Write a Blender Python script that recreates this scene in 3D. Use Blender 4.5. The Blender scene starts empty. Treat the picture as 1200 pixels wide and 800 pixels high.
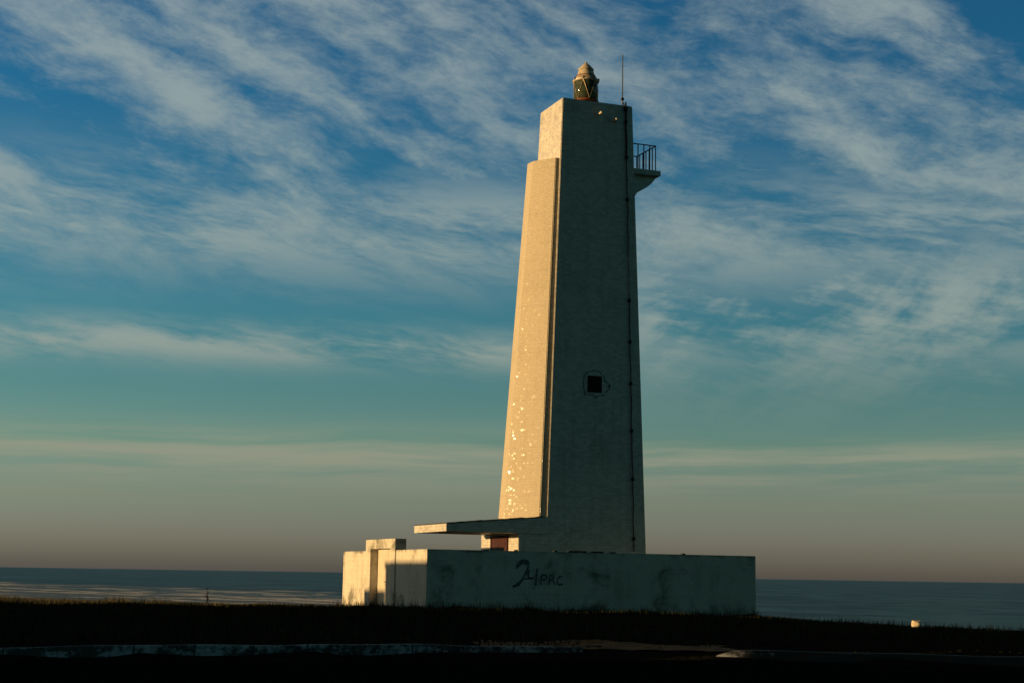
import bpy, math, random
import numpy as np
from mathutils import Matrix, Vector

random.seed(4)
rng = np.random.default_rng(11)
R = math.radians
scn = bpy.context.scene
COL = scn.collection

# ------------------------------------------------------------------ camera
cam_d = bpy.data.cameras.new('camera')
cam = bpy.data.objects.new('camera', cam_d)
COL.objects.link(cam)
pitch, roll = math.atan(273.4 / 1850), math.atan(.0157)
fw = Vector((0, math.cos(pitch), math.sin(pitch)))
r0, u0 = Vector((1, 0, 0)), Vector((0, -math.sin(pitch), math.cos(pitch)))
rx = math.cos(roll) * r0 + math.sin(roll) * u0
uy = -math.sin(roll) * r0 + math.cos(roll) * u0
cam.matrix_world = Matrix(((rx.x, uy.x, -fw.x, 0), (rx.y, uy.y, -fw.y, 0), (rx.z, uy.z, -fw.z, 1.6), (0, 0, 0, 1)))
cam_d.lens = 55.5
cam_d.sensor_width = 36
cam_d.clip_start = .1
cam_d.clip_end = 250000
scn.camera = cam

# ------------------------------------------------------------------ sun
SUN_EL = R(3.6)
YAW = R(21)
THETA = R(5)
sun_az = YAW - THETA                       # the sun stands to the left, a little behind the camera
sun_dir = Vector((-math.cos(sun_az) * math.cos(SUN_EL), -math.sin(sun_az) * math.cos(SUN_EL), math.sin(SUN_EL)))
sl = bpy.data.lights.new('sun', 'SUN')
sl.energy = 4.9
sl.angle = R(.53)
sl.color = (1, .62, .255)
so = bpy.data.objects.new('sun', sl)
COL.objects.link(so)
so.rotation_euler = sun_dir.to_track_quat('Z', 'Y').to_euler()
so.location = (-60, -10, 40)

# ------------------------------------------------------------------ view
scn.view_settings.view_transform = 'Standard'
scn.view_settings.look = 'None'
scn.view_settings.exposure = .42
scn.view_settings.gamma = 1
scn.view_settings.use_curve_mapping = False


# ------------------------------------------------------------------ node helper
class NT:
    def __init__(s, nt):
        s.nt = nt

    def n(s, t, **kw):
        x = s.nt.nodes.new(t)
        for k, v in kw.items():
            setattr(x, k, v)
        return x

    def put(s, sock, v):
        if isinstance(v, bpy.types.NodeSocket):
            s.nt.links.new(v, sock)
        elif v is not None:
            if isinstance(v, (tuple, list)) and sock.type == 'RGBA' and len(v) == 3:
                v = (*v, 1)
            sock.default_value = v

    def m(s, op, a, b=None, c=None, clamp=False):
        x = s.n('ShaderNodeMath', operation=op, use_clamp=clamp)
        for i, v in enumerate((a, b, c)):
            if v is not None:
                s.put(x.inputs[i], v)
        return x.outputs[0]

    def vm(s, op, a, b=None, scale=None):
        x = s.n('ShaderNodeVectorMath', operation=op)
        s.put(x.inputs[0], a)
        if b is not None:
            s.put(x.inputs[1], b)
        if scale is not None:
            s.put(x.inputs['Scale'], scale)
        return x.outputs[0]

    def comb(s, x=0, y=0, z=0):
        c = s.n('ShaderNodeCombineXYZ')
        for i, v in enumerate((x, y, z)):
            s.put(c.inputs[i], v)
        return c.outputs[0]

    def sep(s, v):
        c = s.n('ShaderNodeSeparateXYZ')
        s.put(c.inputs[0], v)
        return c.outputs

    def noise(s, v, scale=1, detail=4, rough=.5, dist=0, out=0):
        x = s.n('ShaderNodeTexNoise')
        s.put(x.inputs['Vector'], v)
        x.inputs['Scale'].default_value = scale
        x.inputs['Detail'].default_value = detail
        x.inputs['Roughness'].default_value = rough
        x.inputs['Distortion'].default_value = dist
        return x.outputs[out]

    def ss(s, v, a, b, lo=0., hi=1.):
        x = s.n('ShaderNodeMapRange', interpolation_type='SMOOTHSTEP')
        s.put(x.inputs[0], v)
        x.inputs[1].default_value, x.inputs[2].default_value = a, b
        x.inputs[3].default_value, x.inputs[4].default_value = lo, hi
        return x.outputs[0]

    def mix(s, f, a, b, blend='MIX'):
        x = s.n('ShaderNodeMix', data_type='RGBA', blend_type=blend)
        s.put(x.inputs[0], f)
        s.put(x.inputs[6], a)
        s.put(x.inputs[7], b)
        return x.outputs[2]

    def ramp(s, f, stops):
        x = s.n('ShaderNodeValToRGB')
        s.put(x.inputs[0], f)
        e = x.color_ramp.elements
        while len(e) < len(stops):
            e.new(.5)
        for q, (p, c) in zip(e, stops):
            q.position = p
            q.color = (*c, 1)
        return x.outputs[0]

    def gauss(s, v, mu, w):
        d = s.m('DIVIDE', s.m('SUBTRACT', v, mu), w)
        return s.m('EXPONENT', s.m('MULTIPLY', s.m('MULTIPLY', d, d), -1))


# ------------------------------------------------------------------ world: evening sky with cirrus
world = bpy.data.worlds.new('World')
scn.world = world
world.use_nodes = True
W = NT(world.node_tree)
bg = world.node_tree.nodes['Background']
bg.inputs[1].default_value = .081
sky = W.n('ShaderNodeTexSky', sky_type='NISHITA', sun_disc=False)
sky.sun_elevation = SUN_EL
sky.sun_rotation = R(90) + sun_az
sky.altitude = 10
dirv = W.n('ShaderNodeTexCoord').outputs['Generated']
dx, dy, dz = W.sep(dirv)
DEG = 180 / math.pi
el = W.m('MULTIPLY', W.m('ARCSINE', dz), DEG)
az = W.m('MULTIPLY', W.m('ARCTAN2', dx, dy), DEG)
# deep teal blue high up, drab mauve haze over the sea
SKY_STOPS = [(0.0, .132, .125, .080), (.6, .138, .142, .093), (1.2, .150, .162, .101), (2.6, .163, .196, .124), (4.5, .130, .226, .192), (6.5, .088, .216, .228),
             (9, .050, .188, .252), (13, .029, .152, .252), (17, .018, .120, .232), (22, .013, .100, .208), (40, .009, .050, .11), (90, .004, .022, .055)]
NISH = [(0, .14, .085, .012), (.6, .15, .098, .0155), (1.2, .165, .117, .02), (2.6, .20, .16, .045), (4.5, .205, .195, .108), (6.5, .19, .21, .145),
        (9, .165, .19, .163), (13, .135, .165, .16), (17, .108, .137, .143), (22, .093, .123, .135), (40, .06, .085, .1), (90, .04, .06, .08)]
stops = []
for a, b in zip(SKY_STOPS, NISH):
    stops.append(((a[0] / 90) ** .5, tuple(x / y / 8 for x, y in zip(a[1:], b[1:]))))
elp = W.m('MAXIMUM', el, 0)
tint = W.ramp(W.m('SQRT', W.m('DIVIDE', elp, 90)), stops)
clear = W.mix(1, W.mix(1, sky.outputs[0], tint, 'MULTIPLY'), (8, 8, 8), 'MULTIPLY')


def rot(deg):
    c, s_ = math.cos(R(deg)), math.sin(R(deg))
    along = W.m('SUBTRACT', W.m('MULTIPLY', az, c), W.m('MULTIPLY', el, s_))
    across = W.m('ADD', W.m('MULTIPLY', az, s_), W.m('MULTIPLY', el, c))
    return along, across


warp = W.noise(W.comb(az, el, 3.1), .11, 3, .5, 0, 1)
wx, wy, _ = W.sep(W.vm('SUBTRACT', warp, (.5, .5, .5)))


def streaks(deg, sa, sc, seed, detail=7, rough=.58, w=4.):
    al, ac = rot(deg)
    al = W.m('MULTIPLY', W.m('ADD', al, W.m('MULTIPLY', wx, w)), sa)
    ac = W.m('MULTIPLY', W.m('ADD', ac, W.m('MULTIPLY', wy, w)), sc)
    return W.noise(W.comb(al, ac, seed), 1, detail, rough, .12)


big = streaks(25, .075, .30, 14.3, 7, .55, 3.5)
fib = streaks(9, .55, 1.7, 1.7, 8, .70, 2)
puff = W.noise(W.comb(W.m('MULTIPLY', az, .8), W.m('MULTIPLY', el, 1.25), 9.2), .55, 10, .70, .25)
dA = W.m('ADD', W.m('MULTIPLY', big, .62), W.m('ADD', W.m('MULTIPLY', fib, .19), W.m('MULTIPLY', puff, .19)))
A = W.m('MULTIPLY', W.ss(dA, .425, .64), W.ss(el, 8.8, 12.5))
bB = streaks(6, .10, .55, 2.2, 9, .64, 1.2)
fB = streaks(9, .45, 2.2, 7.7, 8, .66, 1.2)
dB = W.m('ADD', W.m('MULTIPLY', bB, .7), W.m('MULTIPLY', fB, .3))
B = W.m('MULTIPLY', W.ss(dB, .37, .62), W.gauss(el, 12.3, 1.9))
elC = W.m('ADD', el, W.m('MULTIPLY', wy, 1.0))
Cc = W.m('MULTIPLY', W.ss(dB, .38, .60), W.m('MULTIPLY', W.gauss(elC, 8.0, .72), W.ss(az, -2, 6, 1, .45)))
dD = W.m('ADD', W.m('MULTIPLY', streaks(-28, .16, .34, 11.4, 7, .6, 3), .7), W.m('MULTIPLY', fB, .3))
D = W.m('MULTIPLY', W.m('MULTIPLY', W.ss(dD, .40, .62), W.ss(az, 1, 6)), W.gauss(el, 9.6, 2.6))
bE = streaks(-1, .08, 1.5, 4.4, 7, .62, .8)
E_ = W.m('MULTIPLY', W.ss(bE, .34, .66), W.m('MULTIPLY', W.gauss(el, 4.0, .95), .95))
cl = W.m('MAXIMUM', W.m('MAXIMUM', A, B), W.m('MAXIMUM', W.m('MAXIMUM', Cc, D), E_))
cl = W.m('MULTIPLY', cl, .72, clamp=True)
ccol = W.ramp(W.m('DIVIDE', elp, 25), [(0, (.21, .175, .125)), (.17, (.315, .300, .220)), (.34, (.325, .365, .315)), (.55, (.335, .395, .360)), (1, (.325, .392, .385))])
ccol = W.mix(1, ccol, (10, 10, 10), 'MULTIPLY')
# sky behind the camera and overhead is dimmed to darken the shaded faces
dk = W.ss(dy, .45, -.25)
sky_dim = W.mix(dk, (1, 1, 1), (.088, .268, .325))
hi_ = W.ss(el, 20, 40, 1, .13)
sky_dim = W.mix(1, sky_dim, W.comb(hi_, hi_, hi_), 'MULTIPLY')
skycol = W.mix(1, W.mix(cl, clear, ccol), sky_dim, 'MULTIPLY')
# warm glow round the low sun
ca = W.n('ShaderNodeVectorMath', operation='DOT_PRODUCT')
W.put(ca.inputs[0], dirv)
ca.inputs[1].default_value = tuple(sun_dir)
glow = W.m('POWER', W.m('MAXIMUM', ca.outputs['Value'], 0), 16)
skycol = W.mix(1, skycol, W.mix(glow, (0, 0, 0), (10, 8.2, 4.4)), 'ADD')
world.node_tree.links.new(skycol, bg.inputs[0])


# ------------------------------------------------------------------ materials
def new_mat(name):
    m = bpy.data.materials.new(name)
    m.use_nodes = True
    N = NT(m.node_tree)
    return m, N, m.node_tree.nodes['Principled BSDF']


def plain(name, col, rough=.7, metal=0, var=.25, scale=6, spec=.4, bump=0):
    m, N, p = new_mat(name)
    pos = N.n('ShaderNodeTexCoord').outputs['Object']
    nz = N.noise(pos, scale, 5, .6)
    c = N.mix(N.ss(nz, .3, .7), tuple(x * (1 - var) for x in col), tuple(min(1, x * (1 + var)) for x in col))
    N.put(p.inputs['Base Color'], c)
    p.inputs['Roughness'].default_value = rough
    p.inputs['Metallic'].default_value = metal
    p.inputs['Specular IOR Level'].default_value = spec
    if bump:
        b = N.n('ShaderNodeBump')
        b.inputs['Strength'].default_value = bump
        b.inputs['Distance'].default_value = .02
        N.put(b.inputs['Height'], nz)
        N.put(p.inputs['Normal'], b.outputs[0])
    return m


def tile_mat(name, base, tw=.20, th=.10, rough=(.28, .6), tilt=.10, joint=.62, spec=.5, dirt=.35, dirt_col=(.16, .15, .10), moss=0., base_z=0.3, tv=.12, sparkle=0.):
    """small wall tiles: every tile its own tone, gloss and slight tilt; grime and streaks over them"""
    m, N, p = new_mat(name)
    uv = N.n('ShaderNodeUVMap', uv_map='UVMap').outputs[0]
    ux, uz, _ = N.sep(uv)
    row = N.m('FLOOR', N.m('DIVIDE', uz, th))
    xs = N.m('ADD', N.m('DIVIDE', ux, tw), N.m('MULTIPLY', N.m('MODULO', row, 2), .5))
    cx, fx = N.m('FLOOR', xs), N.m('FRACT', xs)
    fz = N.m('FRACT', N.m('DIVIDE', uz, th))
    wn = N.n('ShaderNodeTexWhiteNoise', noise_dimensions='2D')
    N.put(wn.inputs['Vector'], N.comb(cx, row))
    rv, rc = wn.outputs[0], wn.outputs[1]
    jx = N.m('LESS_THAN', N.m('ABSOLUTE', N.m('SUBTRACT', fx, .5)), .5 - .006 / tw)
    jz = N.m('LESS_THAN', N.m('ABSOLUTE', N.m('SUBTRACT', fz, .5)), .5 - .006 / th)
    tile = N.m('MULTIPLY', jx, jz)
    v3 = N.comb(ux, uz)
    big_n = N.noise(v3, .55, 6, .62)
    streak = N.noise(N.comb(N.m('MULTIPLY', ux, 3.2), N.m('MULTIPLY', uz, .22)), 1, 5, .6)
    fine = N.noise(v3, 14, 3, .6)
    tone = N.m('ADD', N.m('MULTIPLY', rv, tv), N.m('ADD', 1 - tv, N.m('MULTIPLY', N.m('SUBTRACT', fine, .5), .5)))
    tone = N.m('MULTIPLY', tone, N.m('ADD', joint, N.m('MULTIPLY', tile, 1 - joint)))
    # pour lines every couple of metres
    lift = N.m('ABSOLUTE', N.m('SUBTRACT', N.m('FRACT', N.m('DIVIDE', N.m('ADD', uz, N.m('MULTIPLY', big_n, .10)), 1.9)), .5))
    tone = N.m('MULTIPLY', tone, N.ss(lift, .004, .014, .90, 1))
    col = N.mix(1, base, N.comb(tone, tone, tone), 'MULTIPLY')
    g = N.m('MULTIPLY', N.ss(N.m('ADD', N.m('MULTIPLY', big_n, .55), N.m('MULTIPLY', streak, .45)), .47, .68), dirt)
    col = N.mix(g, col, dirt_col)
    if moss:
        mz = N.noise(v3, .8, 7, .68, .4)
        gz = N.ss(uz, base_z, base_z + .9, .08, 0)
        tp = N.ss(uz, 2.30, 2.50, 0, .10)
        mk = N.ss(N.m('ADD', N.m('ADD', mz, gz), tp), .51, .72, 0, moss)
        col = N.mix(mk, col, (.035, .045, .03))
    N.put(p.inputs['Base Color'], col)
    ro = N.m('ADD', rough[0], N.m('MULTIPLY', N.m('ADD', N.m('MULTIPLY', rv, .5), N.m('MULTIPLY', fine, .5)), rough[1] - rough[0]))
    if sparkle:
        sp = N.ss(rv, 1 - sparkle, 1 - sparkle * .9)
        ro = N.m('SUBTRACT', ro, N.m('MULTIPLY', sp, .50))
    N.put(p.inputs['Roughness'], ro)
    p.inputs['Specular IOR Level'].default_value = spec
    geo = N.n('ShaderNodeNewGeometry').outputs['Normal']
    jit = N.vm('SCALE', N.vm('SUBTRACT', rc, (.5, .5, .5)), scale=tilt)
    nrm = N.vm('NORMALIZE', N.vm('ADD', geo, jit))
    b = N.n('ShaderNodeBump')
    b.inputs['Strength'].default_value = .5
    b.inputs['Distance'].default_value = .006
    N.put(b.inputs['Height'], N.m('ADD', tile, N.m('MULTIPLY', fine, .6)))
    N.put(b.inputs['Normal'], nrm)
    N.put(p.inputs['Normal'], b.outputs[0])
    return m


M = {}
M['tower'] = tile_mat('tower_tiles', (.60, .575, .51), dirt=.42, tv=.21)
M['tower_gloss'] = tile_mat('glazed_tower_tiles', (.49, .44, .33), tw=.066, th=.066, rough=(.58, .72), tilt=.12, spec=.36, joint=.80, sparkle=.17, dirt=.35, dirt_col=(.26, .21, .13))
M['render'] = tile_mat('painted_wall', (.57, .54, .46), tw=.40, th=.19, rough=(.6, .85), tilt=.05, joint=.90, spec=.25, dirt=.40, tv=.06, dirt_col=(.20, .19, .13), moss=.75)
M['cap'] = plain('concrete', (.50, .47, .40), .8, var=.18, scale=3, bump=.2)
M['gate'] = plain('cream_gate_paint', (.55, .50, .40), .55, var=.08, scale=5)
M['roofing'] = plain('bitumen_roofing', (.025, .024, .022), .9, var=.4, scale=12, bump=.3)
M['door'] = plain('red_brown_door_paint', (.038, .006, .003), .6, var=.35, scale=4)
M['dark'] = plain('dark_opening', (.006, .006, .006), .9, var=.2)
M['iron'] = plain('dark_iron', (.020, .019, .020), .55, .3, var=.3, scale=20)
M['cable'] = plain('tarred_cable', (.012, .011, .010), .7, var=.3, scale=9)
M['blackpaint'] = plain('faded_black_spray_paint', (.11, .115, .11), .8, var=.6, scale=9)
M['tar'] = plain('tar_filler', (.014, .014, .014), .8, var=.4, scale=9)
M['antenna'] = plain('grey_antenna_rod', (.09, .105, .10), .5, .2, var=.1)
M['rust'] = plain('rusty_iron', (.17, .055, .022), .75, .2, var=.5, scale=8, bump=.3)
M['lampcap'] = plain('weathered_white_lamp_cap', (.46, .40, .31), .5, .1, var=.35, scale=5, bump=.15)
M['bar'] = plain('weathered_lamp_bars', (.30, .24, .16), .5, .5, var=.3, scale=12)
M['bronze'] = plain('aged_bronze', (.10, .075, .03), .4, .8, var=.3, scale=12)
M['stub'] = plain('white_pipe', (.42, .38, .31), .6, var=.3, scale=9)
m, N, p = new_mat('green_lamp_glass')
p.inputs['Base Color'].default_value = (.16, .22, .15, 1)
p.inputs['Roughness'].default_value = .06
p.inputs['Transmission Weight'].default_value = .75
p.inputs['IOR'].default_value = 1.3
M['glass'] = m
m, N, p = new_mat('lens_glass')
p.inputs['Base Color'].default_value = (.02, .035, .022, 1)
p.inputs['Roughness'].default_value = .08
p.inputs['Specular IOR Level'].default_value = .9
M['lens'] = m

# ground materials
m, N, p = new_mat('dark_soil_turf')
pos = N.n('ShaderNodeNewGeometry').outputs['Position']
nz = N.noise(pos, .35, 8, .65)
nf = N.noise(pos, 9, 4, .65)
c = N.mix(N.ss(nz, .35, .68), (.018, .020, .011), (.045, .036, .020))
c = N.mix(N.ss(nf, .3, .7), c, (.010, .010, .006))
px_, py_, pz_ = N.sep(pos)
sandf = N.m('MULTIPLY', N.ss(pz_, -4.5, -6.2), N.ss(nz, .2, .5, .75, 1))
c = N.mix(sandf, c, (.30, .25, .17))
N.put(p.inputs['Base Color'], c)
p.inputs['Roughness'].default_value = .95
p.inputs['Specular IOR Level'].default_value = 0
bmp = N.n('ShaderNodeBump')
bmp.inputs['Strength'].default_value = .6
bmp.inputs['Distance'].default_value = .05
N.put(bmp.inputs['Height'], nf)
N.put(p.inputs['Normal'], bmp.outputs[0])
M['ground'] = m
M['asphalt'] = plain('old_asphalt', (.009, .009, .009), .95, var=.4, scale=3, spec=0, bump=.3)
M['sand'] = plain('ochre_sand', (.25, .105, .03), .95, var=.4, scale=3, spec=.1, bump=.8)

m, N, p = new_mat('worn_white_kerb_paint')
pos = N.n('ShaderNodeNewGeometry').outputs['Position']
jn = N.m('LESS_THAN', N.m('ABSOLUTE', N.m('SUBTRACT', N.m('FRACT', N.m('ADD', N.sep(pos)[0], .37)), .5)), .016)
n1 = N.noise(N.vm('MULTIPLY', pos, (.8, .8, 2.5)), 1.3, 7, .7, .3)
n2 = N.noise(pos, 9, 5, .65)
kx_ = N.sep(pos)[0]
wear_shade = N.ss(N.m('ADD', N.m('ADD', N.m('MULTIPLY', n1, .7), N.m('MULTIPLY', n2, .3)), N.ss(kx_, 4.62, 4.85, 0, .12)), .41, .54)  # right run is more worn, and darkened further so its sunlit face looks shaded
N.put(p.inputs['Base Color'], N.mix(N.m('MAXIMUM', wear_shade, jn), (.31, .35, .40), (.024, .028, .028)))
p.inputs['Roughness'].default_value = .8
M['kerb'] = m

# sea
m, N, p = new_mat('sea_water')
pos = N.n('ShaderNodeNewGeometry').outputs['Position']
X, Y, Zz = N.sep(pos)
sw = N.noise(N.comb(N.m('MULTIPLY', X, .013), N.m('MULTIPLY', Y, .009)), 1, 6, .62, .4)
sw2 = N.noise(N.comb(N.m('MULTIPLY', X, .055), N.m('MULTIPLY', Y, .032)), 1, 5, .6, .3)
chop = N.noise(N.comb(N.m('MULTIPLY', X, .35), N.m('MULTIPLY', Y, .7)), 1, 5, .65)
patch = N.noise(N.comb(N.m('MULTIPLY', X, .0022), N.m('MULTIPLY', Y, .0045)), 1, 4, .6)
cw = N.mix(N.ss(N.m('ADD', N.m('MULTIPLY', sw, .5), N.m('MULTIPLY', sw2, .5)), .41, .59), (.010, .052, .080), (.066, .178, .218))
cw = N.mix(N.ss(patch, .4, .65, 0, .45), cw, (.036, .078, .085))
# distance from the shore line, for the surf
d = N.m('SUBTRACT', Y, N.m('SUBTRACT', 330, N.m('MULTIPLY', X, 1.1)))
side_ = N.ss(X, 10, -50)
shal = N.m('MULTIPLY', N.ss(d, 230, 20), side_)
cw = N.mix(N.m('MULTIPLY', shal, .8), cw, (.20, .20, .17))
al = N.m('ADD', X, N.m('MULTIPLY', Y, -.3))
fo = N.noise(N.comb(N.m('MULTIPLY', al, .013), N.m('MULTIPLY', d, .030), 2.), 1, 7, .68, .5)
fo2 = N.noise(N.comb(N.m('MULTIPLY', al, .09), N.m('MULTIPLY', d, .05)), 1, 5, .6)
fm = N.ss(N.m('ADD', N.m('MULTIPLY', fo, .68), N.m('MULTIPLY', fo2, .32)), .505, .555)
zone = N.m('MULTIPLY', N.m('MULTIPLY', N.ss(d, -30, 10), N.ss(d, 330, 200)), side_)
fm = N.m('MULTIPLY', fm, zone)
wob = N.noise(N.comb(N.m('MULTIPLY', al, .006), 0., 7.), 1, 5, .6)
dw = N.m('ADD', d, N.m('MULTIPLY', N.m('SUBTRACT', wob, .5), 190))
for mu, wd, sd, th_ in ((300, 17, 1.3, .52), (215, 15, 5.1, .50), (140, 12, 8.4, .46), (85, 9, 3.2, .44)):
    br = N.noise(N.comb(N.m('MULTIPLY', al, .021), sd), 1, 5, .65)
    line = N.m('MULTIPLY', N.m('MULTIPLY', N.gauss(dw, mu, wd), N.ss(br, th_, th_ + .05)), side_)
    fm = N.m('MAXIMUM', fm, line)
cw = N.mix(fm, cw, (.80, .78, .74))
N.put(p.inputs['Base Color'], cw)
N.put(p.inputs['Roughness'], N.m('ADD', .42, N.m('MULTIPLY', fm, .4)))
p.inputs['IOR'].default_value = 1.33
p.inputs['Specular IOR Level'].default_value = .09
bmp = N.n('ShaderNodeBump')
bmp.inputs['Strength'].default_value = 1
bmp.inputs['Distance'].default_value = 1.4
N.put(bmp.inputs['Height'], N.m('ADD', N.m('MULTIPLY', sw2, 1.6), N.m('MULTIPLY', chop, .45)))
N.put(p.inputs['Normal'], bmp.outputs[0])
M['sea'] = m


def blade_mat(name, c1, c2):
    m, N, p = new_mat(name)
    at = N.n('ShaderNodeAttribute', attribute_name='tone')
    N.put(p.inputs['Base Color'], N.mix(at.outputs['Fac'], c1, c2))
    p.inputs['Roughness'].default_value = .85
    p.inputs['Specular IOR Level'].default_value = .1
    return m


M['grass'] = blade_mat('dark_grass', (.010, .014, .006), (.034, .032, .014))
M['drygrass'] = blade_mat('dry_grass', (.030, .032, .016), (.13, .11, .06))


# ------------------------------------------------------------------ mesh helper
class MB:
    def __init__(s):
        s.v, s.f = [], []

    def poly(s, pts):
        b = len(s.v)
        s.v += [tuple(q) for q in pts]
        s.f.append(tuple(range(b, b + len(pts))))

    def box(s, x0, x1, y0, y1, z0, z1):
        s.prism([(x0, y0), (x1, y0), (x1, y1), (x0, y1)], z0, [(x0, y0), (x1, y0), (x1, y1), (x0, y1)], z1)
        return s

    def prism(s, lo, z0, hi, z1):
        """lofted solid between two plan outlines (counter-clockwise); z may be a list"""
        n = len(lo)
        za = z0 if isinstance(z0, (list, tuple)) else [z0] * n
        zb = z1 if isinstance(z1, (list, tuple)) else [z1] * n
        b = len(s.v)
        s.v += [(x, y, z) for (x, y), z in zip(lo, za)] + [(x, y, z) for (x, y), z in zip(hi, zb)]
        s.f.append(tuple(b + i for i in reversed(range(n))))
        s.f.append(tuple(b + n + i for i in range(n)))
        for i in range(n):
            j = (i + 1) % n
            s.f.append((b + i, b + j, b + n + j, b + n + i))
        return s

    def extrude_y(s, prof, y0, y1):
        """profile in x,z (clockwise seen from -y gives outward faces either way; normals are recalculated)"""
        n = len(prof)
        b = len(s.v)
        s.v += [(x, y0, z) for x, z in prof] + [(x, y1, z) for x, z in prof]
        s.f.append(tuple(b + i for i in range(n)))
        s.f.append(tuple(b + n + i for i in reversed(range(n))))
        for i in range(n):
            j = (i + 1) % n
            s.f.append((b + j, b + i, b + n + i, b + n + j))
        return s

    def tube(s, pts, rad, n=8):
        pts = [Vector(q) for q in pts]
        rads = rad if isinstance(rad, (list, tuple)) else [rad] * len(pts)
        b = len(s.v)
        for i, q in enumerate(pts):
            t = (pts[min(i + 1, len(pts) - 1)] - pts[max(i - 1, 0)]).normalized()
            a = t.cross(Vector((0, 0, 1)))
            if a.length < .05:
                a = t.cross(Vector((1, 0, 0)))
            a.normalize()
            c = t.cross(a)
            for k in range(n):
                an = 2 * math.pi * k / n
                s.v.append(tuple(q + (a * math.cos(an) + c * math.sin(an)) * rads[i]))
        for i in range(len(pts) - 1):
            for k in range(n):
                k2 = (k + 1) % n
                s.f.append((b + i * n + k, b + i * n + k2, b + (i + 1) * n + k2, b + (i + 1) * n + k))
        s.f.append(tuple(b + k for k in reversed(range(n))))
        s.f.append(tuple(b + (len(pts) - 1) * n + k for k in range(n)))
        return s

    def lathe(s, prof, cx=0, cy=0, n=32):
        b = len(s.v)
        for r_, z in prof:
            for k in range(n):
                an = 2 * math.pi * k / n
                s.v.append((cx + r_ * math.cos(an), cy + r_ * math.sin(an), z))
        for i in range(len(prof) - 1):
            for k in range(n):
                k2 = (k + 1) % n
                s.f.append((b + i * n + k, b + i * n + k2, b + (i + 1) * n + k2, b + (i + 1) * n + k))
        s.f.append(tuple(b + k for k in reversed(range(n))))
        s.f.append(tuple(b + (len(prof) - 1) * n + k for k in range(n)))
        return s

    def build(s, name, mat, parent=None, bevel=0, smooth=False, loc=None, uvz=0.):
        me = bpy.data.meshes.new(name)
        me.from_pydata(s.v, [], s.f)
        import bmesh
        bm = bmesh.new()
        bm.from_mesh(me)
        bmesh.ops.recalc_face_normals(bm, faces=bm.faces)
        if bevel:
            es = [e for e in bm.edges if len(e.link_faces) == 2 and e.calc_face_angle(0) > .5]
            bmesh.ops.bevel(bm, geom=es, offset=bevel, segments=2, affect='EDGES', clamp_overlap=True)
        uvl = bm.loops.layers.uv.new('UVMap')
        for f in bm.faces:
            n_ = f.normal
            if abs(n_.z) > .8:
                for l in f.loops:
                    l[uvl].uv = (l.vert.co.x, l.vert.co.y)
            else:
                t = Vector((-n_.y, n_.x, 0)).normalized()
                for l in f.loops:
                    l[uvl].uv = (l.vert.co.dot(t) + 50, l.vert.co.z + uvz)
            f.smooth = smooth
        bm.to_mesh(me)
        bm.free()
        me.materials.append(mat)
        o = bpy.data.objects.new(name, me)
        COL.objects.link(o)
        if parent:
            o.parent = parent
        if loc:
            o.location = loc
        return o


def tag(o, label=None, cat=None, group=None, kind=None):
    for k, v in (('label', label), ('category', cat), ('group', group), ('kind', kind)):
        if v:
            o[k] = v
    return o


def empty(name, loc, rz, label, cat, group=None):
    o = bpy.data.objects.new(name, None)
    COL.objects.link(o)
    o.location = loc
    o.rotation_euler = (0, 0, rz)
    return tag(o, label, cat, group)


def ribbon(mb, pts, w, y=-.004, yfun=None, t=.003):
    """brush stroke on a wall facing -y: a thin raised layer of paint"""
    P = [Vector((a, b)) for a, b in pts]
    n = len(P)
    L = []
    for i, q in enumerate(P):
        tdir = (P[min(i + 1, n - 1)] - P[max(i - 1, 0)]).normalized()
        nn = Vector((-tdir.y, tdir.x))
        ww = w * (.75 + .5 * random.random()) * .5
        L.append((q + nn * ww, q - nn * ww))
    yy = (lambda z: y) if yfun is None else (lambda z: yfun(z) + y)
    for i in range(n - 1):
        a, b = L[i]
        c, d = L[i + 1]
        b0 = len(mb.v)
        for off in (0, t):
            for q in (a, b, d, c):
                mb.v.append((q.x, yy(q.y) - off, q.y))
        mb.f += [(b0 + 4, b0 + 5, b0 + 6, b0 + 7), (b0, b0 + 1, b0 + 5, b0 + 4), (b0 + 1, b0 + 2, b0 + 6, b0 + 5),
                 (b0 + 2, b0 + 3, b0 + 7, b0 + 6), (b0 + 3, b0, b0 + 4, b0 + 7), (b0 + 3, b0 + 2, b0 + 1, b0)]


def smooth_line(pts, k=4):
    """Catmull-Rom through the given points"""
    P = [Vector(q) for q in pts]
    P = [P[0] * 2 - P[1]] + P + [P[-1] * 2 - P[-2]]
    out = []
    for i in range(1, len(P) - 2):
        for j in range(k):
            t = j / k
            a, b, c, d = P[i - 1:i + 3]
            out.append(.5 * ((2 * b) + (c - a) * t + (2 * a - 5 * b + 4 * c - d) * t * t + (3 * b - a - 3 * c + d) * t ** 3))
    out.append(P[-2])
    return out


# ------------------------------------------------------------------ terrain
KX = [-60, -25, -16, -9, -4.9, -1.6, 1.8, 4.7, 9.9, 20, 40, 80]
KY = [8, 20, 24.6, 28.4, 31.0, 32.0, 32.2, 32.0, 31.0, 28.6, 22, 8]
GX = [-60, -30, -14, -8, -3, 3, 10, 12.5, 16, 24, 60]
G58 = [.05, .15, .22, .22, .30, .26, .10, -.06, -.20, -.38, -.8]
RX = [-60, -40, -20, -7, 0, 8, 11, 14.7, 22, 40, 80]
R68 = [.0, .02, .02, .05, .05, -.05, -.14, -.34, -.55, -.8, -1.2]


def kerb_y(x):
    return np.interp(x, KX, KY)


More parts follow.
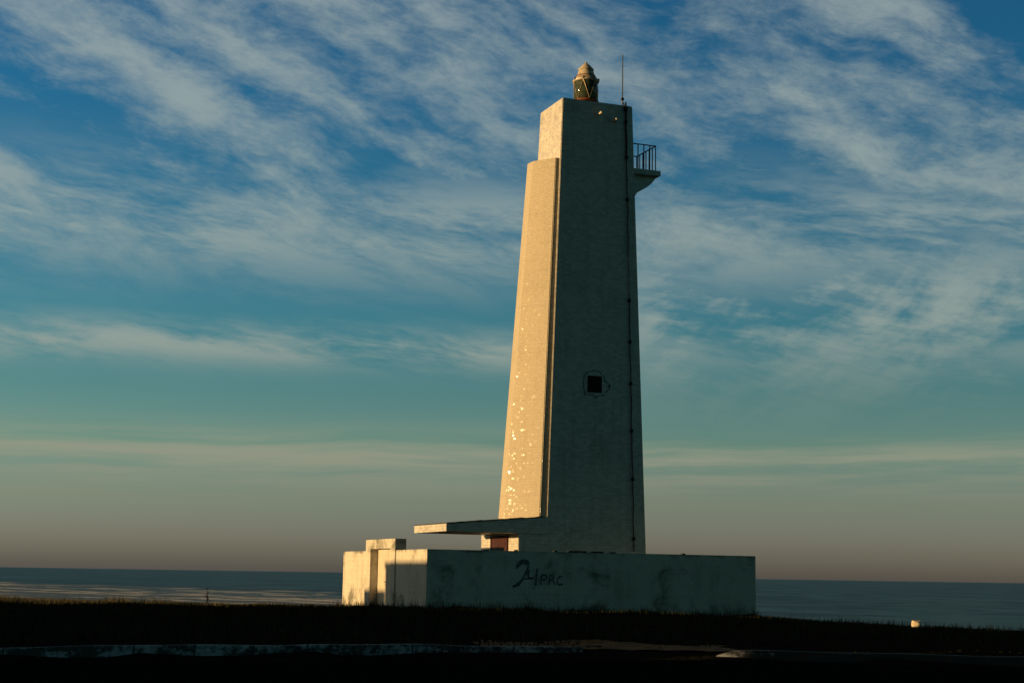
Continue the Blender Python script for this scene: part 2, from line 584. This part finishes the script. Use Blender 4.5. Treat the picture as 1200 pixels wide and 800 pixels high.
def ground_z(x, y):
    x = np.asarray(x, float)
    y = np.asarray(y, float)
    k = kerb_y(x)
    zk = .15
    z58 = np.interp(x, GX, G58)
    z68 = np.interp(x, RX, R68)
    t1 = np.clip((y - k) / np.maximum(58 - k, 5), 0, 1)
    t1 = t1 * t1 * (3 - 2 * t1)
    z = np.where(y < k - .02, 0., zk + (z58 - zk) * t1)
    t2 = np.clip((y - 58) / 10, 0, 1)
    z = np.where(y > 58, z58 + (z68 - z58) * t2, z)
    shore = np.where(x < 0, 330 - 1.1 * x, np.interp(x, [0, 60, 200], [330, 220, 190]))
    shore = np.minimum(shore, 900)
    t3 = np.clip((y - 70) / 60, 0, 1)
    fall = z68 + (-6.5 - z68) * (t3 * t3 * (3 - 2 * t3))
    t4 = np.clip((y - 130) / np.maximum(shore - 130, 20), 0, 4)
    fall = np.where(y > 130, -6.5 - .9 * t4, fall)
    z = np.where(y > 70, fall, z)
    bump = .05 * np.sin(x * .83 + 1.3 * np.sin(y * .37)) * np.sin(y * .71 + x * .21) + .03 * np.sin(x * 2.1 + y * 1.7)
    amp = np.clip((y - k - .4) / 3, 0, 1)
    return z + bump * amp


def axis(dense, far):
    a = np.concatenate([dense, far])
    return np.unique(np.round(a, 3))


gx = axis(np.arange(-45, 45.01, .75), np.concatenate([-np.geomspace(46, 4000, 40), np.geomspace(46, 4000, 40)]))
gy = axis(np.arange(18, 100, .75), np.concatenate([np.arange(-20, 18, 3), -np.geomspace(21, 4000, 24), np.geomspace(101, 1500, 50)]))
XX, YY = np.meshgrid(gx, gy)
# one row of the sheet follows the kerb, so the step up to the verge is crisp
ZZ = ground_z(XX, YY)
nx, ny = len(gx), len(gy)
verts = np.stack([XX, YY, ZZ], -1).reshape(-1, 3)
ii = np.arange(nx * ny).reshape(ny, nx)
quads = np.stack([ii[:-1, :-1], ii[:-1, 1:], ii[1:, 1:], ii[1:, :-1]], -1).reshape(-1, 4)
me = bpy.data.meshes.new('ground')
me.from_pydata(verts.tolist(), [], quads.tolist())
me.materials.append(M['ground'])
for q in me.polygons:
    q.use_smooth = True
go = bpy.data.objects.new('ground', me)
COL.objects.link(go)
tag(go, kind='structure')

mb = MB()
mb.poly([(-150000, 100, -7.4), (150000, 100, -7.4), (150000, 200000, -7.4), (-150000, 200000, -7.4)])
tag(mb.build('sea', M['sea']), kind='structure')

# road in front of the kerb, 4 mm over the ground sheet
mb = MB()
kx = np.concatenate([np.arange(-60, -20, 4), np.arange(-20, 20, .5), np.arange(20, 61, 4)])
ky = kerb_y(kx)
for i in range(len(kx) - 1):
    mb.poly([(kx[i], ky[i] - 9, .006), (kx[i + 1], ky[i + 1] - 9, .006), (kx[i + 1], ky[i + 1] - .1, .006), (kx[i], ky[i] - .1, .006)])
ro = mb.build('road', M['asphalt'])
tag(ro, kind='structure')


def kerb_run(xs, h0, h1):
    """kerb stones along the verge line; h may slope along the run"""
    mb_ = MB()
    n = len(xs)
    for i in range(n):
        x = xs[i]
        y = float(kerb_y(x))
        t = i / (n - 1)
        h = h0(t) if callable(h0) else h0
        w = .20
        mb_.v += [(x, y - w, -.05), (x, y - w + .015, h - .015), (x, y - w + .035, h), (x, y + .05, h), (x, y + .05, -.05)]
    for i in range(n - 1):
        for k in range(5):
            a, b = i * 5 + k, i * 5 + (k + 1) % 5
            mb_.f.append((a, b, b + 5, a + 5))
    mb_.f.append((0, 1, 2, 3, 4))
    e = (n - 1) * 5
    mb_.f.append((e + 4, e + 3, e + 2, e + 1, e))
    return mb_


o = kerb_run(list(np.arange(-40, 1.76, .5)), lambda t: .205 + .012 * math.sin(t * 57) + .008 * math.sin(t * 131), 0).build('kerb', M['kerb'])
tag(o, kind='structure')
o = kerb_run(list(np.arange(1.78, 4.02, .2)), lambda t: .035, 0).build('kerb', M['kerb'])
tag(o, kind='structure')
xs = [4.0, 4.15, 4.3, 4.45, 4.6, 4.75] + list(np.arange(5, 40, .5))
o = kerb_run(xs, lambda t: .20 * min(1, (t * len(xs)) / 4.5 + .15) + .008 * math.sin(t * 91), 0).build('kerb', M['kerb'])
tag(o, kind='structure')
# sandy crossing behind the lowered kerb
mb = MB()
for i in range(24):
    for j in range(8):
        q = []
        for a, b in ((i, j), (i + 1, j), (i + 1, j + 1), (i, j + 1)):
            x = -.6 + a * .22 + .25 * math.sin(b * .9) * (b / 8)
            y = float(kerb_y(x)) + .06 + b * .42
            q.append((x, y, float(ground_z(x, y)) + .012 + .01 * math.sin(a * 1.7 + b)))
        mb.poly(q)
tag(mb.build('sand_path', M['sand']), kind='structure')

# ------------------------------------------------------------------ lighthouse
BASE = Vector((-2.97228575, 58.0, 0))
def LW(u, v, z=0):
    return BASE + Vector((u * math.cos(YAW) - v * math.sin(YAW), u * math.sin(YAW) + v * math.cos(YAW), z))


TC = (7.65, 3.5)
lh = empty('lighthouse', LW(*TC), YAW, 'tall tapered white concrete lighthouse with a lantern on top and a lit buttress', 'lighthouse')


def T(u, v):
    return (u - TC[0], v - TC[1])


Z0, Z1 = 0.0, 20.92


def corner(z):
    t = (z - Z0) / (Z1 - Z0)
    L = lambda a, b: a + (b - a) * t
    return L(5.40, 6.12), L(9.90, 9.26), L(1.985, 2.30), L(5.45, 4.70)   # u0,u1,v0,v1


def yfront(z):          # local y of the seaward-left front face
    return corner(z)[2] - TC[1]


def rect(z):
    u0_, u1_, v0_, v1_ = corner(z)
    return [T(u0_, v0_), T(u1_, v0_), T(u1_, v1_), T(u0_, v1_)]


mb = MB()
zs = [Z0, 3.9, 9, 14, Z1]
mb.prism(rect(Z0), Z0, rect(Z1), Z1)
mb.build('tower_shaft', M['tower'], lh, bevel=.025)

# half-octagonal buttress on the sunlit side
def arc(a, b, bulge, n=6):
    a, b = Vector(a), Vector(b)
    nn = Vector((b.y - a.y, a.x - b.x)).normalized()
    if nn.x > 0:
        nn = -nn
    return [tuple(a + (b - a) * (k / n) + nn * bulge * 4 * (k / n) * (1 - k / n)) for k in range(n + 1)]


lo = [(5.70, 2.09)] + arc((5.24, 2.09), (4.28, 3.50), .02) + arc((4.24, 4.0), (5.24, 5.35), .02) + [(5.70, 5.35)]
hi = [(6.20, 2.36)] + arc((5.87, 2.36), (5.24, 3.28), .014) + arc((5.18, 3.74), (5.87, 4.62), .014) + [(6.20, 4.62)]
lo, hi = [T(*q) for q in lo], [T(*q) for q in hi]
lo, hi = lo[::-1], hi[::-1]
mb = MB()
mb.prism(lo, 3.62, hi, 18.38)
mb.build('buttress', M['tower_gloss'], lh, bevel=.02)

# entrance block
mb = MB()
mb.prism([T(4.36, 1.995), T(5.75, 1.995), T(5.75, 6.24), T(4.36, 6.24)], 0, [T(4.36, 2.04), T(5.75, 2.04), T(5.75, 6.24), T(4.36, 6.24)], 3.19)
mb.build('entrance_block', M['tower'], lh, bevel=.015)
# doors on its lit wall
x = 4.36 - TC[0]
mb = MB()
mb.box(x - .05, x - .002, 3.20 - 3.5, 4.02 - 3.5, .35, 3.06)
mb.box(x - .05, x - .002, 4.04 - 3.5, 4.88 - 3.5, .35, 3.06)
dr = mb.build('door', M['door'], lh, bevel=.01)
mb = MB()
mb.box(x - .07, x - .003, 3.10 - 3.5, 3.195 - 3.5, .3, 3.14)
mb.box(x - .07, x - .003, 4.885 - 3.5, 4.98 - 3.5, .3, 3.14)
mb.box(x - .07, x - .003, 3.197 - 3.5, 4.883 - 3.5, 3.063, 3.14)
mb.build('door_frame', M['door'], dr)
mb = MB()
mb.tube([(x - .05, 3.98 - 3.5, 1.4), (x - .11, 3.98 - 3.5, 1.4), (x - .11, 3.88 - 3.5, 1.4)], .012, 6)
mb.build('handle', M['iron'], dr)

# long canopy over the entrance
u_out, u_in = 1.39, 5.60
prof = [(u_out - TC[0], 3.215), (u_out - TC[0], 3.50), (u_in - TC[0], 3.86), (u_in - TC[0], 3.195)]
mb = MB()
mb.extrude_y(prof, 1.99 - 3.5, 6.0 - 3.5)
cn = mb.build('canopy', M['tower'], lh, bevel=.012)
mb = MB()
n = 26
top, bot = [], []
for i in range(n + 1):
    t = i / n
    u_ = u_out + .02 + (u_in - u_out - .25) * t
    zt = 3.50 + .36 * (u_ - u_out) / (u_in - u_out)
    top.append((u_ - TC[0], zt + .035 + .012 * math.sin(i * 2.3) + .008 * math.sin(i * 5.1)))
    bot.append((u_ - TC[0], zt + .003))
mb.extrude_y(bot + top[::-1], 1.955 - 3.5, 6.03 - 3.5)
mb.build('roofing_felt', M['roofing'], cn)

# square window hole with the black filler line round it
wz0, wz1, wu0, wu1 = 8.85, 9.53, 7.24, 7.88
mb = MB()
yf = yfront(9.2)
for (a, b, c, d) in ((wu0 - .05, wu0, wz0 - .05, wz1 + .05), (wu1, wu1 + .05, wz0 - .05, wz1 + .05), (wu0, wu1, wz0 - .05, wz0), (wu0, wu1, wz1, wz1 + .05)):
    mb.box(a - TC[0], b - TC[0], yf - .018, yf + .05, c, d)
wn_ = mb.build('window', M['tower'], lh)
mb = MB()
mb.box(wu0 - TC[0] + .002, wu1 - TC[0] - .002, yf - .010, yf + .04, wz0 + .002, wz1 - .002)
mb.build('window_fill', M['dark'], wn_)  # near-black box paints the darkness inside the hole, no recess behind
OUT1 = [(7.13, 8.76), (7.1, 8.96), (7.07, 9.22), (7.1, 9.45), (7.21, 9.62), (7.4, 9.71), (7.6, 9.74), (7.8, 9.67), (7.94, 9.55), (8.01, 9.4), (8.05, 9.29), (8.15, 9.27), (8.24, 9.13), (8.14, 8.99), (8.03, 8.86)]
OUT2 = [(7.15, 8.76), (7.36, 8.77), (7.52, 8.74), (7.64, 8.66), (7.78, 8.74), (8.03, 8.78)]
mb = MB()
for L in (OUT1, OUT2):
    ribbon(mb, [(q.x - TC[0], q.y) for q in smooth_line(L, 4)], .034, -.004, yfront)
mb.build('painted_outline', M['blackpaint'], lh)


def blob(mb, u_, z, r_, y=-.004):
    q = []
    for k in range(9):
        an = 2 * math.pi * k / 9
        rr = r_ * (.7 + .5 * random.random())
        q.append((u_ + rr * math.cos(an), z + rr * math.sin(an)))
    b = len(mb.v)
    for off in (0, .004):
        mb.v += [(a, yfront(c) + y - off, c) for a, c in q]
    mb.f.append(tuple(b + 9 + k for k in range(9)))
    for k in range(9):
        mb.f.append((b + k, b + (k + 1) % 9, b + 9 + (k + 1) % 9, b + 9 + k))


for (a, b, c) in ((8.21, 9.15, .055), (7.64, 8.68, .06), (7.14, 8.77, .05)):
    mb = MB()
    blob(mb, a - TC[0], b, c)
    mb.build('paint_blot', M['blackpaint'], lh)

# lightning conductor down the front face
def cu(z):
    return 8.93 + (9.27 - 8.93) * (20.95 - z) / 18.3 - TC[0]


mb = MB()
pts = []
for i in range(46):
    z = 20.9 - i * (18.3 / 45)
    pts.append((cu(z) + .012 * math.sin(i * 1.9) + .008 * math.sin(i * .7), yfront(z) - .045, z))
rad = [.040 if q[2] > 18.6 else (.022 if (q[2] > 14.4 or q[2] < 12.9) else .012) for q in pts]
pts[0] = (pts[0][0], pts[0][1], 21.05)
mb.tube(pts, rad, 8)
cb = mb.build('lightning_cable', M['cable'], lh, smooth=True)
for i, z in enumerate((20.75, 20.2, 18.7, 16.9, 12.7, 11.0, 9.3, 7.4, 5.45, 3.1)):
    s_ = .055 if i else .075
    mb = MB()
    mb.box(cu(z) - s_, cu(z) + s_, yfront(z) - .09, yfront(z) - .002, z - s_ * 1.3, z + s_ * 1.3)
    mb.build('clamp', M['cable'], cb, bevel=.01)

# antenna on the roof edge
mb = MB()
ax, ay = 8.86 - TC[0], 2.42 - TC[1]
mb.tube([(ax, ay, 20.9), (ax, ay, 21.25), (ax, ay, 21.26), (ax, ay, 23.12), (ax, ay, 23.15)], [.032, .032, .026, .022, .008], 8)
an_ = mb.build('antenna', M['antenna'], lh, smooth=True)
mb = MB()
mb.box(ax - .05, ax + .05, ay - .05, ay + .05, 21.16, 21.27)
mb.tube([(ax, ay, 21.12), (ax + .10, ay - .02, 20.93)], .018, 6)
mb.build('bracket', M['iron'], an_)

# two short pipe stubs near the top
for (u_, z, L, sl_) in ((7.70, 20.36, .26, .09), (8.43, 20.17, .24, .05)):
    mb = MB()
    y = yfront(z)
    a = Vector((u_ - TC[0] - .02, y + .01, z - .02))
    b = a + Vector((sl_, -L, .10))
    mb.tube([a, b], .055 if L > .2 else .045, 10)
    mb.build('pipe_stub', M['stub'], lh, smooth=False)

# balcony
mb = MB()
u1b = 9.31
mb.box(u1b - .1 - TC[0], 10.72 - TC[0], 2.58 - 3.5, 4.62 - 3.5, 18.17, 18.39)
bs = mb.build('balcony', M['tower'], lh, bevel=.012)
prof = [(9.25, 18.167), (10.64, 18.167), (10.54, 18.02), (10.40, 17.86), (10.22, 17.71), (10.02, 17.58), (9.86, 17.50), (9.76, 17.42), (9.68, 17.30), (9.60, 17.18), (9.46, 17.06), (9.25, 17.0)]
mb = MB()
mb.extrude_y([(a - TC[0], b) for a, b in prof], 2.86 - 3.5, 4.34 - 3.5)
mb.build('corbel', M['tower'], bs)
rl = MB()
rz = 19.46
ux = 10.52 - TC[0]
ui = 9.34 - TC[0]
va, vb = 2.68 - 3.5, 4.50 - 3.5
rl.tube([(ui, va, rz), (ux, va, rz)], .026, 8)
rl.tube([(ux, va - .026, rz), (ux, vb + .026, rz)], .026, 8)
rl.tube([(ux, vb, rz), (ui, vb, rz)], .026, 8)
rail = rl.build('railing', M['iron'], bs)
spots = [(ui + .10 + (ux - ui - .10) * k / 4, va) for k in range(4)] + [(ux, va + (vb - va) * k / 6) for k in range(7)] + [(ui + .1 + (ux - ui - .1) * k / 4, vb) for k in range(4)]
for (a, b) in spots:
    mb = MB()
    mb.tube([(a, b, 18.385), (a, b, rz - .005)], .024 if (a, b) not in ((ux, va), (ux, vb)) else .022, 6)
    mb.build('baluster', M['iron'], rail)

# lantern
lx, ly = 7.67 - TC[0], 3.5 - TC[1]
def lat(prof, name, mat, par, n=32, smooth=True):
    mb_ = MB()
    mb_.lathe(prof, lx, ly, n)
    return mb_.build(name, mat, par, smooth=smooth)


lan = lat([(.46, 20.918), (.46, 20.98), (.38, 21.0), (.38, 21.18), (.46, 21.20)], 'lantern', M['rust'], lh, 24, False)
lat([(.46, 21.20), (.525, 21.21), (.54, 21.25), (.525, 21.29), (.46, 21.30)], 'base_ring', M['rust'], lan)
lat([(.495, 21.30), (.505, 22.09)], 'glass', M['glass'], lan)
lat([(.10, 21.24), (.22, 21.30), (.32, 21.38), (.30, 21.44), (.36, 21.50), (.34, 21.56), (.40, 21.62), (.39, 21.78), (.40, 21.84), (.34, 21.90), (.36, 21.96), (.22, 22.06), (.1, 22.10)], 'lens', M['lens'], lan)
lat([(.47, 22.08), (.555, 22.09), (.56, 22.15), (.52, 22.20), (.44, 22.29), (.395, 22.33), (.375, 22.36), (.35, 22.46), (.315, 22.57), (.28, 22.61)], 'lamp_cap', M['lampcap'], lan)
lat([(.28, 22.605), (.33, 22.62), (.335, 22.65), (.28, 22.71), (.19, 22.81), (.085, 22.90), (.048, 22.93), (.042, 22.97), (.012, 23.0)], 'finial', M['lampcap'], lan)
lat([(.39, 22.335), (.41, 22.345), (.41, 22.365), (.38, 22.375)], 'cap_band', M['rust'], lan)
nb = 6
for k in range(nb * 2):
    a0 = 2 * math.pi * (k // 2) / nb + .42
    a1 = a0 + (2 * math.pi / nb) * (.5 if k % 2 == 0 else -.5)
    P_ = []
    for t in np.linspace(0, 1, 6):
        a = a0 + (a1 - a0) * t
        rr = .505 + .012 * t
        P_.append((lx + rr * math.cos(a), ly + rr * math.sin(a), 21.29 + .81 * t))
    mb = MB()
    mb.tube(P_, .014, 6)
    mb.build('glazing_bar', M['bar'], lan)
for k in range(8):
    a = 2 * math.pi * k / 8 + .2
    mb = MB()
    mb.box(lx + .54 * math.cos(a) - .03, lx + .54 * math.cos(a) + .03, ly + .54 * math.sin(a) - .03, ly + .54 * math.sin(a) + .03, 22.11, 22.22)
    mb.build('cap_bolt', M['iron'], lan)

# ------------------------------------------------------------------ perimeter wall with its portal
pw = empty('perimeter_wall', LW(0, 0), YAW, 'low white yard wall around the foot of the lighthouse, with graffiti and a gateway', 'wall')
TH = .20
mb = MB()
mb.box(0, 13.63, 0, TH, -.6, 2.49)
mb.build('front_panel', M['render'], pw, bevel=.015)
mb = MB()
mb.box(.001, TH, TH, 3.87, -.6, 2.488)
mb.box(.001, TH, 7.93, 11.4, -.6, 2.488)
mb.build('side_panel', M['render'], pw, bevel=.012)
mb = MB()
mb.box(13.63 - TH, 13.629, TH, 11.4, -1.2, 2.488)
mb.build('side_panel', M['render'], pw, bevel=.012)
mb = MB()
mb.box(0, 13.63, 11.4, 11.6, -1.2, 2.49)
mb.build('rear_panel', M['render'], pw, bevel=.012)
mb = MB()
mb.box(-.05, .40, 3.84, 4.41, -.5, 2.56)
mb.box(-.05, .40, 7.26, 7.95, -.5, 2.56)
mb.box(-.05, .40, 3.84, 7.95, 2.56, 2.93)
pt = mb.build('portal', M['render'], pw, bevel=.008)
mb = MB()
mb.box(.28, .33, 4.43, 5.82, -.1, 2.53)
mb.box(.28, .33, 5.85, 7.24, -.1, 2.53)
gt = mb.build('gate', M['gate'], pt)
mb = MB()
mb.tube([(.28, 6.0, 1.25), (.22, 6.0, 1.25), (.22, 6.14, 1.25)], .015, 6)
mb.build('handle', M['iron'], gt)

# graffiti on the front panel
GR = {'two': [(3.5, 1.83), (3.62, 2.09), (3.79, 2.15), (3.94, 2.11), (3.97, 1.95), (3.9, 1.72), (3.76, 1.48), (3.59, 1.24), (3.36, 1.18)],
      'two_tail': [(3.42, 1.19), (3.59, 1.32), (3.84, 1.47), (4.14, 1.48)],
      'y': [(4.02, 1.80), (3.97, 1.60), (4.05, 1.50), (4.24, 1.50)],
      'y2': [(4.34, 1.86), (4.31, 1.64), (4.29, 1.43), (4.27, 1.23)],
      'P': [(4.49, 1.25), (4.49, 1.43), (4.52, 1.59), (4.63, 1.62), (4.72, 1.55), (4.64, 1.45), (4.51, 1.43)],
      'R': [(4.81, 1.26), (4.83, 1.43), (4.84, 1.59), (4.98, 1.60), (4.99, 1.49), (4.86, 1.44)],
      'R2': [(4.86, 1.44), (4.99, 1.40), (5.05, 1.26)],
      'C': [(5.38, 1.58), (5.24, 1.57), (5.15, 1.42), (5.2, 1.28), (5.38, 1.29)]}
GWID = {'two': .085, 'two_tail': .065, 'y': .075, 'y2': .08}
mb = MB()
for k, L in GR.items():
    ribbon(mb, [(q.x, q.y) for q in smooth_line(L, 4)], GWID.get(k, .06), -.003)
ribbon(mb, [(3.52, 1.92), (3.66, 2.05), (3.80, 2.08), (3.93, 2.03)], .12, -.007)
mb.build('graffiti', M['blackpaint'], pw)
# bitumen remains along the top edge of the wall
mb = MB()
for (u_, L, h) in ((3.45, .10, .05), (5.02, .12, .05), (5.6, .75, .055), (6.55, .5, .05), (7.3, .25, .04), (10.4, .12, .05), (2.2, .2, .03)):
    mb.box(u_, u_ + L, -.012, .15, 2.485, 2.485 + h)
mb.build('tar_patch', M['tar'], pw)

# ------------------------------------------------------------------ neighbouring house to the left, and an unseen wall added to shade the ground
HU = -30.0
hs = empty('house', LW(HU, 5.3), YAW, 'low white flat-roofed house west of the lighthouse, casting a shadow on the gateway', 'house')
M['hwall'] = plain('white_house_paint', (.6, .57, .5), .8, var=.12, scale=2)
mb = MB()
mb.box(-8, 0, -2.7, 3.5, -.3, 3.78)
hw = mb.build('wall', M['hwall'], hs)
mb = MB()
mb.box(-8.15, .15, -2.85, 3.65, 3.78, 3.93)
mb.build('roof', M['cap'], hs)
for y0 in (-1.9, 1.0):
    mb = MB()
    mb.box(-.04, .03, y0, y0 + 1.1, 1.2, 2.3)
    w_ = mb.build('window', M['iron'], hs)
    mb = MB()
    mb.box(.032, .04, y0 + .07, y0 + 1.03, 1.27, 2.23)
    mb.build('window_fill', M['lens'], w_)
mb = MB()
mb.box(-.02, .05, -.5, .45, .1, 2.2)
mb.build('door', M['door'], hs)
q = Vector((4.42, 31.95, 0)) - BASE
GAP = -q.x * math.sin(YAW) + q.y * math.cos(YAW) + (q.x * math.cos(YAW) + q.y * math.sin(YAW) - HU) * math.tan(THETA)   # narrow slot left in the added wall so its ray meets the kerb end
yw = empty('shade_wall', LW(HU, 0), YAW, 'long unseen white wall added either side of the low house to shade the ground', 'wall')
mb = MB()
mb.box(-.2, 0, 8.85, 10.8, -.3, 2.82)
mb.build('shade_panel', M['hwall'], yw)
mb = MB()
mb.box(-.2, 0, .6, 2.5, -.3, 2.35)
mb.build('shade_panel', M['hwall'], yw)
mb = MB()
mb.box(-.2, 0, GAP + .10, .6, -.3, 3.6)
mb.build('shade_panel', M['hwall'], yw)
mb = MB()
mb.box(-.2, 0, -75, GAP - .16, -.3, 3.6)
mb.build('shade_panel', M['hwall'], yw)

# ------------------------------------------------------------------ stone catching the last light
st = Vector((15.82, 62.0, 0))
st.z = float(ground_z(st.x, st.y))
import bmesh
bm = bmesh.new()
bmesh.ops.create_icosphere(bm, subdivisions=3, radius=.2)
for v_ in bm.verts:
    n_ = v_.co.normalized()
    k = 1 + .12 * math.sin(n_.x * 5 + 1) * math.sin(n_.y * 4) + .08 * math.sin(n_.z * 7 + n_.x * 3)
    q = n_ * .2 * k
    q.x = max(-.17, min(.18, q.x * 1.15))
    q.z = max(-.1, min(.155, q.z * 1.1))
    v_.co = q
me = bpy.data.meshes.new('stone')
bm.to_mesh(me)
bm.free()
me.materials.append(plain('white_stone', (.55, .48, .36), .85, var=.35, scale=7, bump=.5))
o = bpy.data.objects.new('stone', me)
COL.objects.link(o)
o.location = (st.x, st.y, st.z + .20)
tag(o, 'small pale stone catching the sun on the dark grass right of the wall', 'stone')


# ------------------------------------------------------------------ grass
def blades(name, mat, x, y, h, w, lean=.35, label=None):
    n = len(x)
    z = ground_z(x, y) - .02
    an = rng.uniform(0, 2 * np.pi, n)
    ln = rng.uniform(0, lean, n) * h
    la = rng.uniform(0, 2 * np.pi, n)
    dx_, dy_ = np.cos(an) * w / 2, np.sin(an) * w / 2
    b0 = np.stack([x - dx_, y - dy_, z], -1)
    b1 = np.stack([x + dx_, y + dy_, z], -1)
    mx, my = x + np.cos(la) * ln * .35, y + np.sin(la) * ln * .35
    m0 = np.stack([mx - dx_ * .7, my - dy_ * .7, z + h * .55], -1)
    m1 = np.stack([mx + dx_ * .7, my + dy_ * .7, z + h * .55], -1)
    tp = np.stack([x + np.cos(la) * ln, y + np.sin(la) * ln, z + h], -1)
    V_ = np.stack([b0, b1, m1, m0, tp], 1).reshape(-1, 3)
    i0 = np.arange(n) * 5
    q4 = np.stack([i0, i0 + 1, i0 + 2, i0 + 3], -1)
    t3 = np.stack([i0 + 3, i0 + 2, i0 + 4], -1)
    me = bpy.data.meshes.new(name)
    me.vertices.add(len(V_))
    me.vertices.foreach_set('co', V_.astype(np.float32).ravel())
    loops = np.concatenate([q4, t3], 1).ravel()
    me.loops.add(len(loops))
    me.loops.foreach_set('vertex_index', loops.astype(np.int32))
    me.polygons.add(2 * n)
    ls = np.stack([np.arange(n) * 7, np.arange(n) * 7 + 4], -1).ravel()
    me.polygons.foreach_set('loop_start', ls.astype(np.int32))
    me.update(calc_edges=True)
    me.validate()
    at = me.attributes.new('tone', 'FLOAT', 'POINT')
    at.data.foreach_set('value', np.repeat(rng.uniform(0, 1, n), 5).astype(np.float32))
    me.materials.append(mat)
    o = bpy.data.objects.new(name, me)
    COL.objects.link(o)
    tag(o, label, kind='stuff')
    return o


def clear_of_walls(x, y):
    q = np.stack([x - BASE.x, y - BASE.y], -1)
    u_ = q[:, 0] * math.cos(YAW) + q[:, 1] * math.sin(YAW)
    v_ = -q[:, 0] * math.sin(YAW) + q[:, 1] * math.cos(YAW)
    return ~((u_ > -.06) & (u_ < 13.7) & (v_ > -.03) & (v_ < 11.7))


def clumpy(x, y, s=1.0):
    return .5 + .5 * np.sin(x * 1.3 * s + 2 * np.sin(y * .9 * s)) * np.sin(y * 1.1 * s + 1.7 * np.sin(x * .7 * s))


n = 120000
x = rng.uniform(-27, 29, n)
y = rng.uniform(29, 71, n)
onpath = (x > -.5 + .1 * rng.normal(size=n)) & (x < 4.6) & (y < kerb_y(x) + 3.1 + .4 * rng.normal(size=n))
keep = (y > kerb_y(x) + .12) & clear_of_walls(x, y) & (~onpath | (rng.uniform(0, 1, n) < .04 + .55 * np.clip((2.6 - x) / 2.8, 0, 1) ** 1.5))
x, y = x[keep], y[keep]
h = .06 + .12 * clumpy(x, y) + .05 * rng.random(len(x))
h = np.where(y < kerb_y(x) + 2, h * .6, h)
h = np.where((x > 4.4) & (y < 41), h * .4, h)
blades('grass', M['grass'], x, y, h, .035, .5, 'dark mown grass of the verge around the lighthouse')
# tufts along the foot of the wall
u_ = np.concatenate([rng.uniform(0, 13.8, 9000), rng.uniform(-.5, -.06, 5000)])
v_ = np.concatenate([-rng.exponential(.22, 9000) - .05, rng.uniform(-.3, 12, 5000)])
P_ = np.array([LW(a, b)[:2] for a, b in zip(u_, v_)])
x, y = P_[:, 0], P_[:, 1]
keep = clear_of_walls(x, y)
x, y = x[keep], y[keep]
h = (.08 + .12 * clumpy(x, y, 2.3) ** 2 + .06 * rng.random(len(x)) + .30 * rng.random(len(x)) ** 14)
blades('grass', M['grass'], x, y, h, .025, .4, 'dark grass tufts along the foot of the white yard wall')
# tall dry grass on the brow left of the lighthouse
n = 15000
x = rng.uniform(-32, -6.8, n)
y = 70 + rng.normal(0, 2.2, n)
keep = clear_of_walls(x, y)
x, y = x[keep], y[keep]
env = np.interp(x, [-30, -20, -14, -10, -7], [1.0, .95, .75, .45, .3])
h = env * (.12 + .42 * clumpy(x, y * .2, 1.4) ** 1.3 * rng.random(len(x)) + .12 * rng.random(len(x)))
blades('dry_grass', M['drygrass'], x, y, h, .02, .45, 'dry sunlit grass along the brow of the slope above the beach')
# thin stalks on the right hand brow
n = 5200
x = 12 + rng.beta(1.4, 1.0, n) * 18
y = 66 + rng.normal(0, 2.5, n)
h = (.10 + .52 * rng.random(n) ** 3 * (.3 + .7 * clumpy(x, y * .1, 1.1)))
blades('grass', M['grass'], x, y, h, .030, .5, 'dark seeding grass on the brow right of the lighthouse')


# ------------------------------------------------------------------ single tall weeds
def weed(x, y, h, label, seed):
    rr = random.Random(seed)
    z = float(ground_z(x, y)) - .03
    t = empty('weed', (x, y, z), 0, label, 'weed', 'tall weeds on the brow')
    mb = MB()
    P_ = [(0, 0, 0), (.01, 0, h * .35), (.03 * rr.uniform(-1, 1), .02, h * .7), (.05 * rr.uniform(-1, 1), .02, h)]
    mb.tube(P_, [.03, .026, .018, .006], 6)
    mb.build('stem', M['grass'], t)
    mb = MB()
    for k in range(14):
        zz = h * rr.uniform(.12, .97)
        a = rr.uniform(0, 6.28)
        L = (.20 * (1 - zz / h) + .06) * rr.uniform(.6, 1.2)
        dx_, dy_ = math.cos(a), math.sin(a)
        mb.poly([(dx_ * .01, dy_ * .01, zz), (dx_ * L * .5 - dy_ * .025, dy_ * L * .5 + dx_ * .025, zz + L * .45), (dx_ * L, dy_ * L, zz + L * .6), (dx_ * L * .5 + dy_ * .025, dy_ * L * .5 - dx_ * .025, zz + L * .35)])
    mb.build('foliage', M['grass'], t)
    return t


weed(-12.85, 68.3, .82, 'tallest dark weed standing alone on the brow left of the gateway', 3)
weed(23.3 - 1.2, 66.5, .50, 'bushy dark weed at the far right edge of the brow', 8)
